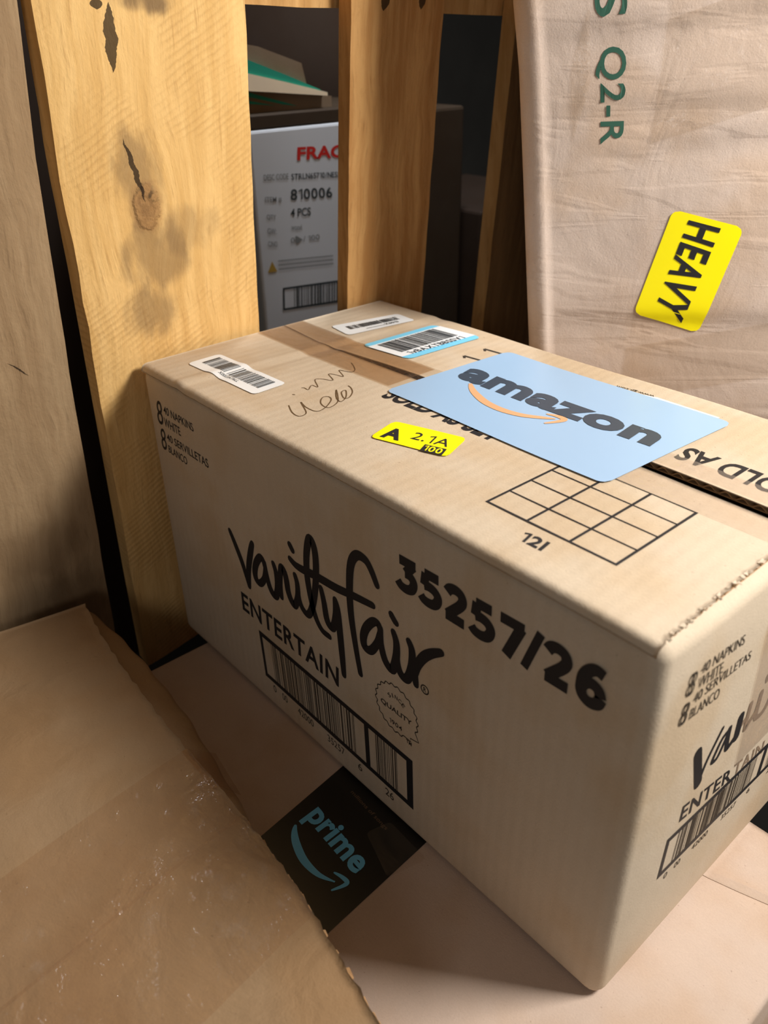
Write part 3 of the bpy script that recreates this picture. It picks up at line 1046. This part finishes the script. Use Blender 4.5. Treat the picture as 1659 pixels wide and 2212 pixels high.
p.line([(rc[0] + 0.0030 * math.cos(a), rc[1] + 0.0030 * math.sin(a)) for a in [k * math.pi / 8 for k in range(17)]], 0.0009, smooth=2, cap=False)
p.text('R', ((0.3109, 0.1362), (0.3133, 0.1362), (0.3133, 0.1396), (0.3109, 0.1396)), 0.02)
p.build('registered_mark', INK_SOFT, nap)


def barcode_block(face, q, parent, rn, thick, digits, tail):
    p = Print(face, E1)
    tx = thick[0]
    ty = thick[1]
    p.sub(q, 0, 1, 0, ty, 4).sub(q, 0, 1, 1 - ty, 1, 4).sub(q, 0, tx, 0, 1).sub(q, 1 - tx * 1.7, 1, 0, 1).sub(q, 0.722, 0.722 + tx * 1.3, 0, 1)
    p.build('barcode_frame', INK, parent)
    p = Print(face, E1)
    p.bars(q, 0.085, 0.665, ty, 1 - ty, 46, rn, 0.42, 3.0).bars(q, 0.79, 0.915, ty, 1 - ty, 13, rn, 0.48, 2.4)
    p.build('barcode', INK_BAR, parent)
    p = Print(face, E1)
    for s, a, b in digits:
        t1 = tail
        p.text(s, (bil(q, a, t1 - 0.15), bil(q, b, t1 - 0.15), bil(q, b, t1), bil(q, a, t1)), 0.0)
    p.build('barcode_digits', INK_SOFT, parent)


DIG = [('0', .055, .078), ('00', .125, .165), ('42000', .245, .36), ('35257', .46, .575), ('6', .665, .69), ('26', .835, .885)]
barcode_block(side, ((0.1336, 0.0304), (0.3031, 0.0264), (0.3020, 0.0709), (0.1310, 0.0745)), nap, random.Random(21), (0.020, 0.095), DIG, -0.06)
# quality seal
p = Print(side, E1)
cx_, cy_, R_ = 0.2872, 0.1040, 0.0190
ring = []
a0, a1 = math.radians(-22), math.radians(292)
n = 130
for i in range(n + 1):
    a = a0 + (a1 - a0) * i / n
    r = R_ + 0.00075 * math.sin(a * 22)
    ring.append((cx_ + r * math.cos(a), cy_ + r * math.sin(a)))
ring += [(0.3005, 0.0866), (0.3000, 0.0893), (0.3075, 0.0910), ring[0]]
p.line(ring, 0.00075, smooth=0, cap=False)
for ch, a in zip('SINCE', (128, 109, 90, 71, 52)):
    ca, sa = math.cos(math.radians(a)), math.sin(math.radians(a))
    c = Vector((cx_ + 0.0103 * ca, cy_ + 0.0103 * sa))
    up, rt = Vector((ca, sa)), Vector((sa, -ca))
    w_ = 0.0013 if ch != 'I' else 0.0004
    p.text(ch, (c - rt * w_ - up * 0.0016, c + rt * w_ - up * 0.0016, c + rt * w_ + up * 0.0016, c - rt * w_ + up * 0.0016), 0.01)
p.text('QUALITY', ((0.2727, 0.1000), (0.3012, 0.1000), (0.3012, 0.1046), (0.2727, 0.1046)), 0.02)
p.text('1904', ((0.2806, 0.0895), (0.2924, 0.0895), (0.2924, 0.0931), (0.2806, 0.0931)), 0.01, 1.15)
p.text('TM', ((0.2962, 0.0832), (0.3012, 0.0832), (0.3012, 0.0862), (0.2962, 0.0862)), 0.02)
p.build('quality_seal', INK_SOFT, nap)

# prints on the short end
p = Print(end, E1)
p.text('8', ((0.0247, 0.2122), (0.0308, 0.2108), (0.0319, 0.2244), (0.0263, 0.2259)), 0.0)
p.text('40 NAPKINS', ((0.0348, 0.2196), (0.0755, 0.2142), (0.0742, 0.2210), (0.0349, 0.2260)), 0.0)
p.text('WHITE', ((0.0348, 0.2110), (0.0583, 0.2068), (0.0566, 0.2145), (0.0349, 0.2180)), 0.0)
p.text('8', ((0.0240, 0.1948), (0.0303, 0.1932), (0.0313, 0.2067), (0.0254, 0.2084)), 0.0)
p.text('40 SERVILLETAS', ((0.0338, 0.2026), (0.0886, 0.1974), (0.0877, 0.2035), (0.0335, 0.2092)), 0.0)
p.text('BLANCO', ((0.0336, 0.1933), (0.0614, 0.1892), (0.0604, 0.1965), (0.0334, 0.2000)), 0.0)
p.build('printed_text', INK_SOFT, nap)
p = Print(end, E1).text('ENTER', ((0.0520, 0.1070), (0.1095, 0.0952), (0.1078, 0.1070), (0.0520, 0.1195)), 0.02, 1.1)
p.build('printed_text', INK, nap)
p = Print(end, E1).text('TAIN', ((0.1120, 0.0948), (0.1510, 0.0868), (0.1495, 0.0985), (0.1105, 0.1066)), 0.02, 1.1)
p.build('printed_text', INK_FADE, nap, 'faded lettering under tape')
VE = [
    ([(0.0538, 0.1570), (0.0588, 0.1423), (0.0639, 0.1275)], 0.0074),
    ([(0.0640, 0.1281), (0.0680, 0.1415), (0.0776, 0.1577)], 0.0030),
    ([(0.0880, 0.1500), (0.0813, 0.1482), (0.0770, 0.1410), (0.0752, 0.1348), (0.0805, 0.1340), (0.0843, 0.1411), (0.0868, 0.1478)], 0.0032),
    ([(0.0874, 0.1508), (0.0882, 0.1428), (0.0904, 0.1340), (0.0945, 0.1348), (0.0980, 0.1371)], 0.0044),
    ([(0.0988, 0.1515), (0.0993, 0.1440), (0.0998, 0.1358)], 0.0068),
]
p = Print(end, E1)
for s, w_ in VE:
    p.line(s, w_)
p.build('script_lettering', INK, nap)
p = Print(end, E1)
for s, w_ in [([(0.1030, 0.1429), (0.1079, 0.1464), (0.1081, 0.1544)], 0.004),
              ([(0.1081, 0.1544), (0.1084, 0.1453), (0.1096, 0.1353), (0.1138, 0.1383), (0.1185, 0.143), (0.119, 0.1558)], 0.0045),
              ([(0.1195, 0.1547), (0.1199, 0.1442), (0.1211, 0.1359), (0.1289, 0.1341), (0.1333, 0.1383), (0.138, 0.152)], 0.0045),
              ([(0.1215, 0.1660), (0.1222, 0.1632)], 0.0045),
              ([(0.1290, 0.1560), (0.1360, 0.1530), (0.1480, 0.1500)], 0.004)]:
    p.line(s, w_)
p.build('script_lettering', INK_FADE, nap, 'faded script under tape')
barcode_block(end, ((0.0417, 0.0692), (0.1975, 0.0575), (0.1975, 0.0872), (0.0428, 0.1012)), nap, random.Random(22), (0.022, 0.120), DIG, -0.08)

# ------------------------------------------------------------------ flat taped carton at the left
lf = empty('taped_carton', (0.22, -0.22, 0.0), 'flat brown taped carton lying in the left foreground with a lifted lid edge', 'carton')
HL = 0.075
EDGE = [(0.0084, -0.0845), (0.0500, -0.0915), (0.0992, -0.0968), (0.1688, -0.1010), (0.2420, -0.1022), (0.2846, -0.1034), (0.3247, -0.1068), (0.3552, -0.1117), (0.4079, -0.1206), (0.4600, -0.1310)]
LY = -0.42


def xb(y):      # back edge, a little askew to the crate wall
    return 0.0084 + (y + 0.0845) * 0.176


def ltop(x, y):
    d = 0.0007 * math.sin(x * 23 + y * 9) + 0.0005 * math.sin(x * 11 - y * 37)
    d += 0.0016 * math.exp(-((x - 0.24 + 0.5 * (y + 0.12)) / 0.02) ** 2) * 0.5
    ed = y - interp(x, EDGE)
    d -= 0.0022 * math.exp(-(ed / 0.012) ** 2) * max(0, 1 - abs(x - 0.30) / 0.12)
    return HL + d


def lid(s, t):
    x0 = xb(-0.0845 + t * (LY + 0.0845))
    x = x0 + (0.46 - x0) * s
    y1 = interp(x, EDGE) + 0.0005 * math.sin(x * 310) + 0.0004 * math.sin(x * 777)
    y = y1 + (LY - y1) * t
    return (x, y, ltop(x, y))


grid_mesh('lid_flap', 90, 60, lid, K_LEFT, lf, thick=0.0032)
# side panel bulging outwards below the lid
OUT = [(-0.0050, -0.0800), (0.0300, -0.0775), (0.0550, -0.0762), (0.0951, -0.0766), (0.1566, -0.0804), (0.1897, -0.0853), (0.2495, -0.0945), (0.3015, -0.1040), (0.3500, -0.1105), (0.4079, -0.1190), (0.4600, -0.1290)]


def spanel(s, t):
    x = 0.0095 + (0.458 - 0.0095) * s
    yo = interp(x, OUT) + 0.0006 * math.sin(x * 160)
    yt = interp(x, EDGE) - 0.004
    if t < 0.5:
        u = t / 0.5
        return (x, yt + (yo - yt) * u, HL - 0.006 - 0.009 * u ** 2)
    u = (t - 0.5) / 0.5
    yb = interp(x, EDGE) + 0.001
    return (x, yo + (yb - yo) * (1 - math.cos(u * math.pi / 2)), HL - 0.015 - (HL - 0.0155) * math.sin(u * math.pi / 2))


grid_mesh('side_panel', 90, 16, spanel, K_LEFT, lf, 'bulging side panel below the lid')
# other walls
v = [(xb(-0.0845) + 0.001, -0.0855, 0.0004), (xb(-0.0845) + 0.001, -0.0855, HL - 0.004), (xb(LY) + 0.001, LY, HL - 0.004), (xb(LY) + 0.001, LY, 0.0004),
     (0.458, -0.1305, 0.0004), (0.458, -0.1305, HL - 0.004), (0.458, LY, HL - 0.004), (0.458, LY, 0.0004)]
obj('carton_wall', v, [(0, 1, 2, 3), (4, 7, 6, 5), (3, 2, 6, 7), (0, 3, 7, 4)], K_LEFT, lf)
# torn lid edge near the camera
rn = random.Random(31)
tv, tf = [], []
for i in range(30):
    x = 0.27 + 0.19 * (i + rn.random()) / 30
    y = interp(x, EDGE)
    z = ltop(x, y) - rn.uniform(0.0005, 0.0035)
    a, bb = rn.uniform(0.003, 0.010), rn.uniform(0.0006, 0.0018)
    k = len(tv)
    tv += [(x, y - 0.001, z), (x + a, y - 0.001 - 0.2 * a, z), (x + a * 0.8, y + bb - 0.2 * a, z - rn.uniform(0, .002)), (x + a * .2, y + bb * .8, z - rn.uniform(0, .002))]
    tf.append((k, k + 1, k + 2, k + 3))
o = obj('torn_paper', tv, tf, K_EDGE, lf, 'ragged paper edge of the lid')
o['kind'] = 'stuff'


def ltape(x0, x1, skew, y_end):
    def f(s, t):
        yb = interp(x0 + (x1 - x0) * s, EDGE) + 0.0
        y = yb + (y_end - yb) * t
        x = x0 + (x1 - x0) * s + skew * (yb - y)
        z = ltop(x, y) + 0.0006 + 0.0007 * max(0, math.sin(x * 210 + y * 140) * math.sin(y * 90 - x * 60)) ** 2
        return (x, y, z)
    return f


grid_mesh('packing_tape', 24, 70, ltape(0.200, 0.268, 0.12, -0.40), TAPE3, lf, 'wrinkled clear tape across the lid')
grid_mesh('packing_tape', 24, 70, ltape(0.266, 0.345, 0.12, -0.40), TAPE3, lf, 'second wrinkled clear tape')


def tape_over(s, t):
    x = 0.200 + 0.040 * s
    ye = interp(x, EDGE)
    yo = interp(x, OUT) + 0.0012
    if t < 0.3:
        return (x, ye - 0.004 + 0.004 * t / 0.3, ltop(x, ye) + 0.0007)
    u = (t - 0.3) / 0.7
    return (x + 0.006 * u, ye + (yo - ye) * u, ltop(x, ye) + 0.0005 - 0.011 * u)


grid_mesh('packing_tape', 10, 10, tape_over, TAPE2, lf, 'tape pulled over the lid edge')


def lface(u, v, e):
    return (u, v, ltop(u, v) + e)


sticker('paper_label', lface, 0.0009, ((0.288, -0.3200), (0.345, -0.3200), (0.345, -0.2460), (0.288, -0.2560)), 0.008, WHITE, lf, 'white label at the picture edge')

# ------------------------------------------------------------------ tall pinkish carton on the right
big = empty('tall_carton', (0.36, 0.45, -0.302), 'tall pinkish-brown carton with green lettering and a yellow HEAVY sticker', 'carton')
P0 = Vector((0.162, 0.264, 0.0))
LAT = Vector((0.7842, 0.6230, 0.0)).normalized()
BCK = Vector((-0.6230, 0.7842, 0.0)).normalized()
TILT = 0.119


def bigedge(z):
    return interp(z, [(-0.302, 0.060), (0.10, 0.0130), (0.2454, -0.0029), (0.3661, -0.0159), (0.4416, -0.0244), (0.4827, -0.0312), (0.66, -0.054)])


def bigdz(t, z):
    d = 0.0
    for (t0, z0, sl, amp, w_, tr) in ((0.06, 0.4690, 0.10, 0.0016, 0.005, 0.9), (0.10, 0.4215, 0.02, 0.0012, 0.004, 0.10), (0.12, 0.3985, 0.12, 0.0014, 0.004, 0.08), (0.05, 0.2690, 0.03, 0.0013, 0.004, 0.9)):
        zz = z - (z0 + sl * (t - t0))
        d += amp * math.tanh(zz / w_) * math.exp(-(zz / 0.03) ** 2) * math.exp(-((t - t0) / tr) ** 2)
    d += 0.0010 * math.sin(t * 26 + z * 14) + 0.0004 * math.sin(t * 61 - z * 33)
    return d


def bigface(t, z, e):
    return P0 + LAT * t - BCK * (e + bigdz(t, z)) + Vector((0, 0, z))


BW, BD, RB = 0.42, 0.125, 0.016


def bigloop(s, u):
    """u runs round the carton: front, right, back, left"""
    z = -0.302 + 0.93 * s
    t0 = bigedge(z)
    per = [(t0 + RB, 0, 0), (t0 + BW - RB, 0, 0)]
    pts = []
    nF = 60
    for i in range(nF + 1):
        t = t0 + RB + (BW - 2 * RB) * i / nF
        pts.append((t, -0.0, True))
    for k in range(1, 7):
        a = math.pi / 2 * k / 6
        pts.append((t0 + BW - RB + RB * math.sin(a), RB - RB * math.cos(a), False))
    for k in range(1, 7):
        a = math.pi / 2 * k / 6
        pts.append((t0 + BW - RB + RB * math.cos(a), BD - RB + RB * math.sin(a), False))
    for k in range(0, 7):
        a = math.pi / 2 * k / 6
        pts.append((t0 + RB - RB * math.sin(a), BD - RB + RB * math.cos(a), False))
    for k in range(1, 7):
        a = math.pi / 2 * k / 6
        pts.append((t0 + RB - RB * math.cos(a), RB - RB * math.sin(a), False))
    return z, pts


v, f = [], []
NZ = 150
for i in range(NZ + 1):
    z, pts = bigloop(i / NZ, 0)
    for (t, d, fr) in pts:
        k = max(0.0, 1 - d / RB) if d < RB else 0
        v.append(P0 + LAT * t + BCK * (d - bigdz(t, z) * k) + Vector((0, 0, z)))
    npt = len(pts)
for i in range(NZ):
    for j in range(npt):
        a, b = i * npt + j, i * npt + (j + 1) % npt
        f.append((a, b, b + npt, a + npt))
f += [tuple(range(npt - 1, -1, -1)), tuple(range(NZ * npt, NZ * npt + npt))]
bo = obj('carton_body', v, f, K_BIG, big, smooth=True)
p = Print(bigface, 0.0004)
p.text('Q2-R', ((0.0268, 0.4546), (0.0343, 0.3940), (0.0532, 0.3947), (0.0476, 0.4548)), 0.012, 1.05)
p.text('S', ((0.0222, 0.4890), (0.0246, 0.4718), (0.0455, 0.4724), (0.0430, 0.4890)), 0.012)
p.build('printed_text', GREEN, big, 'green lettering')
q = ((0.0940, 0.3511), (0.0766, 0.2734), (0.1274, 0.2591), (0.1456, 0.3391))
lb = sticker('yellow_sticker', bigface, 0.0007, q, 0.0055, YELLOW, big, 'bright yellow sticker set askew')
p = Print(bigface, 0.0010).text('HEAVY', ((0.1058, 0.3440), (0.0918, 0.2785), (0.1138, 0.2664), (0.1296, 0.3384)), 0.028, 1.12)
p.build('sticker_text', INK, lb)


def btape(t0, t1, z0, z1, skew):
    return lambda s, u: bigface(t0 + (t1 - t0) * s + skew * (z1 - z0) * u, z0 + (z1 - z0) * u + 0.04 * s, 0.0006)


grid_mesh('packing_tape', 20, 30, btape(0.072, 0.200, 0.395, 0.470, 0.0), TAPE, big, 'wide clear tape across the carton')
grid_mesh('packing_tape', 20, 30, btape(0.075, 0.240, 0.20, 0.245, 0.0), TAPE, big, 'clear tape low on the carton')
grid_mesh('packing_tape', 6, 30, btape(0.018, 0.026, 0.394, 0.44, -0.12), TAPE, big, 'thin strip of tape')

filler = empty('gap_filler', (0.44, 0.25, -0.302), 'plain black tote in the dark gap at the right picture edge', 'filler')
BLK = plain('filler_black', (9, 8, 8), 0.7, 0.1)  # black box added to stand in for the shade in this gap
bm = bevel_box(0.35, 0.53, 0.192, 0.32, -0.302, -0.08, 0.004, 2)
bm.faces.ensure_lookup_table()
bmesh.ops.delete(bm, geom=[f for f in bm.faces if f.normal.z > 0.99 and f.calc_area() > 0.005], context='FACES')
from_bm('filler_body', bm, BLK, filler)
from_bm('filler_lid', bevel_box(0.346, 0.534, 0.188, 0.324, -0.084, -0.072, 0.003, 2), BLK, filler)

# ------------------------------------------------------------------ goods seen through the gaps in the crate wall
XW = -0.20


def back(u, v, e):
    return (XW + e, u, v)


wc = empty('white_carton', (-0.32, 0.35, FLOOR), 'white printed carton marked FRAGILE behind the gap beside the pine board', 'carton')
from_bm('carton_body', bevel_box(XW - 0.26, XW, 0.2445, 0.455, FLOOR, 0.3810, 0.003, 2), WCARD, wc)
p = Print(back, 0.0004).text('FRAGILE', ((0.3025, 0.3484), (0.4000, 0.3440), (0.4010, 0.3570), (0.3040, 0.3615)), 0.035)
p.build('printed_text', RED, wc, 'red lettering')
p = Print(back, 0.0004)
p.text('810006', ((0.2905, 0.3095), (0.3480, 0.3056), (0.3476, 0.3168), (0.2916, 0.3209)), 0.02)
p.text('4 PCS', ((0.2892, 0.2926), (0.3164, 0.2905), (0.3170, 0.2992), (0.2898, 0.3011)), 0.02)
p.text('STRLN65710/NESS', ((0.2936, 0.3300), (0.3600, 0.3256), (0.3604, 0.3316), (0.2938, 0.3362)), 0.02)
p.build('printed_text', PRN, wc)
p = Print(back, 0.0004)
for s, y0, y1, z in (('DESC CODE', 0.2585, 0.2900, 0.3330), ('ITEM #', 0.2580, 0.2790, 0.3110), ('QTY', 0.2580, 0.2700, 0.2935), ('GW:', 0.2575, 0.2690, 0.2795), ('C/NO', 0.2570, 0.2690, 0.2660), ('wood', 0.2890, 0.3030, 0.2790), ('0    / 100', 0.2870, 0.3270, 0.2650)):
    p.text(s, ((y0, z), (y1, z - 0.002), (y1, z + 0.0040), (y0, z + 0.006)), 0.01)
p.add([(0.2935, 0.2650), (0.2945, 0.2630), (0.3035, 0.2665), (0.2950, 0.2720), (0.2930, 0.2710)], [(0, 1, 2, 3, 4)])
for k in range(3):
    p.sub(((0.268, 0.2485 - 0.0045 * k), (0.345, 0.2415 - 0.0045 * k), (0.345, 0.2427 - 0.0045 * k), (0.268, 0.2497 - 0.0045 * k)), 0, 1, 0, 1)
p.build('small_print', PRNS, wc)
Print(back, 0.0004).add([(0.2535, 0.2390), (0.2660, 0.2380), (0.2600, 0.2500)], [(0, 1, 2)]).build('warning_mark', AMBER, wc, 'amber triangle mark')
q = ((0.2696, 0.1933), (0.3900, 0.1830), (0.3916, 0.2095), (0.2714, 0.2188))
p = Print(back, 0.0004).sub(q, 0, 1, 0, .09, 2).sub(q, 0, 1, .91, 1, 2).sub(q, 0, .02, 0, 1).sub(q, .98, 1, 0, 1)
p.bars(q, 0.13, 0.9, .09, .91, 30, random.Random(3), 0.5)
p.build('barcode', PRN, wc)

oc = empty('open_carton', (-0.32, 0.35, 0.3812), 'open dark carton with teal and cream flaps resting on the white carton', 'carton')
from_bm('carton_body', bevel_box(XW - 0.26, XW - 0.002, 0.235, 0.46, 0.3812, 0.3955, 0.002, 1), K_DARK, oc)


def slab(name, poly, x0, x1, mat, parent, label=None):
    n = len(poly)
    v = [(x0, y, z) for y, z in poly] + [(x1, y, z) for y, z in poly]
    f = [tuple(range(n)), tuple(range(2 * n - 1, n - 1, -1))] + [(i, i + n, (i + 1) % n + n, (i + 1) % n) for i in range(n)]
    return obj(name, v, f, mat, parent, label)


slab('flap', [(0.225, 0.3956), (0.365, 0.3956), (0.365, 0.4060), (0.300, 0.4120), (0.225, 0.4190)], -0.215, -0.42, K_GREY, oc, 'grey-brown lower flap')
slab('stripe', [(0.230, 0.4180), (0.252, 0.4165), (0.300, 0.4040), (0.318, 0.3990), (0.300, 0.4015), (0.252, 0.4120), (0.230, 0.4145)], -0.2146, -0.2165, TEAL, oc, 'thin teal printed stripe')
slab('stripe', [(0.230, 0.4100), (0.252, 0.4085), (0.290, 0.4010), (0.252, 0.4050), (0.230, 0.4065)], -0.2146, -0.2165, TEAL, oc, 'lower teal printed stripe')
slab('flap', [(0.225, 0.4192), (0.300, 0.4122), (0.352, 0.4072), (0.352, 0.4105), (0.300, 0.4222), (0.225, 0.4380)], -0.205, -0.40, CREAM, oc, 'cream flap edge')
slab('flap', [(0.225, 0.4382), (0.300, 0.4226), (0.345, 0.4122), (0.343, 0.4138), (0.300, 0.4290), (0.252, 0.4450), (0.225, 0.4520)], -0.207, -0.40, TEAL, oc, 'teal printed flap')
slab('flap', [(0.225, 0.4522), (0.252, 0.4452), (0.300, 0.4292), (0.330, 0.4190), (0.325, 0.4385), (0.273, 0.4545), (0.225, 0.4620)], -0.212, -0.40, K_GREY, oc, 'grey curled upper flap')

dk = empty('dark_carton', (-0.62, 0.38, FLOOR), 'tall dark brown carton farthest back behind the flaps', 'carton')
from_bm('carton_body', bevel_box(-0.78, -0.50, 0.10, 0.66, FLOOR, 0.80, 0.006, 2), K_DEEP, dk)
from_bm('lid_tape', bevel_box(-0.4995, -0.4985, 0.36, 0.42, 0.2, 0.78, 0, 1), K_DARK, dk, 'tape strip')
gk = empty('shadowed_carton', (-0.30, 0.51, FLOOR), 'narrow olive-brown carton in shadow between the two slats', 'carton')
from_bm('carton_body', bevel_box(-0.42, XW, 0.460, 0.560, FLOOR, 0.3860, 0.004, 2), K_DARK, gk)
lk = empty('low_carton', (-0.30, 0.66, FLOOR), 'low dark carton in the gap beside the dark-painted slat', 'carton')
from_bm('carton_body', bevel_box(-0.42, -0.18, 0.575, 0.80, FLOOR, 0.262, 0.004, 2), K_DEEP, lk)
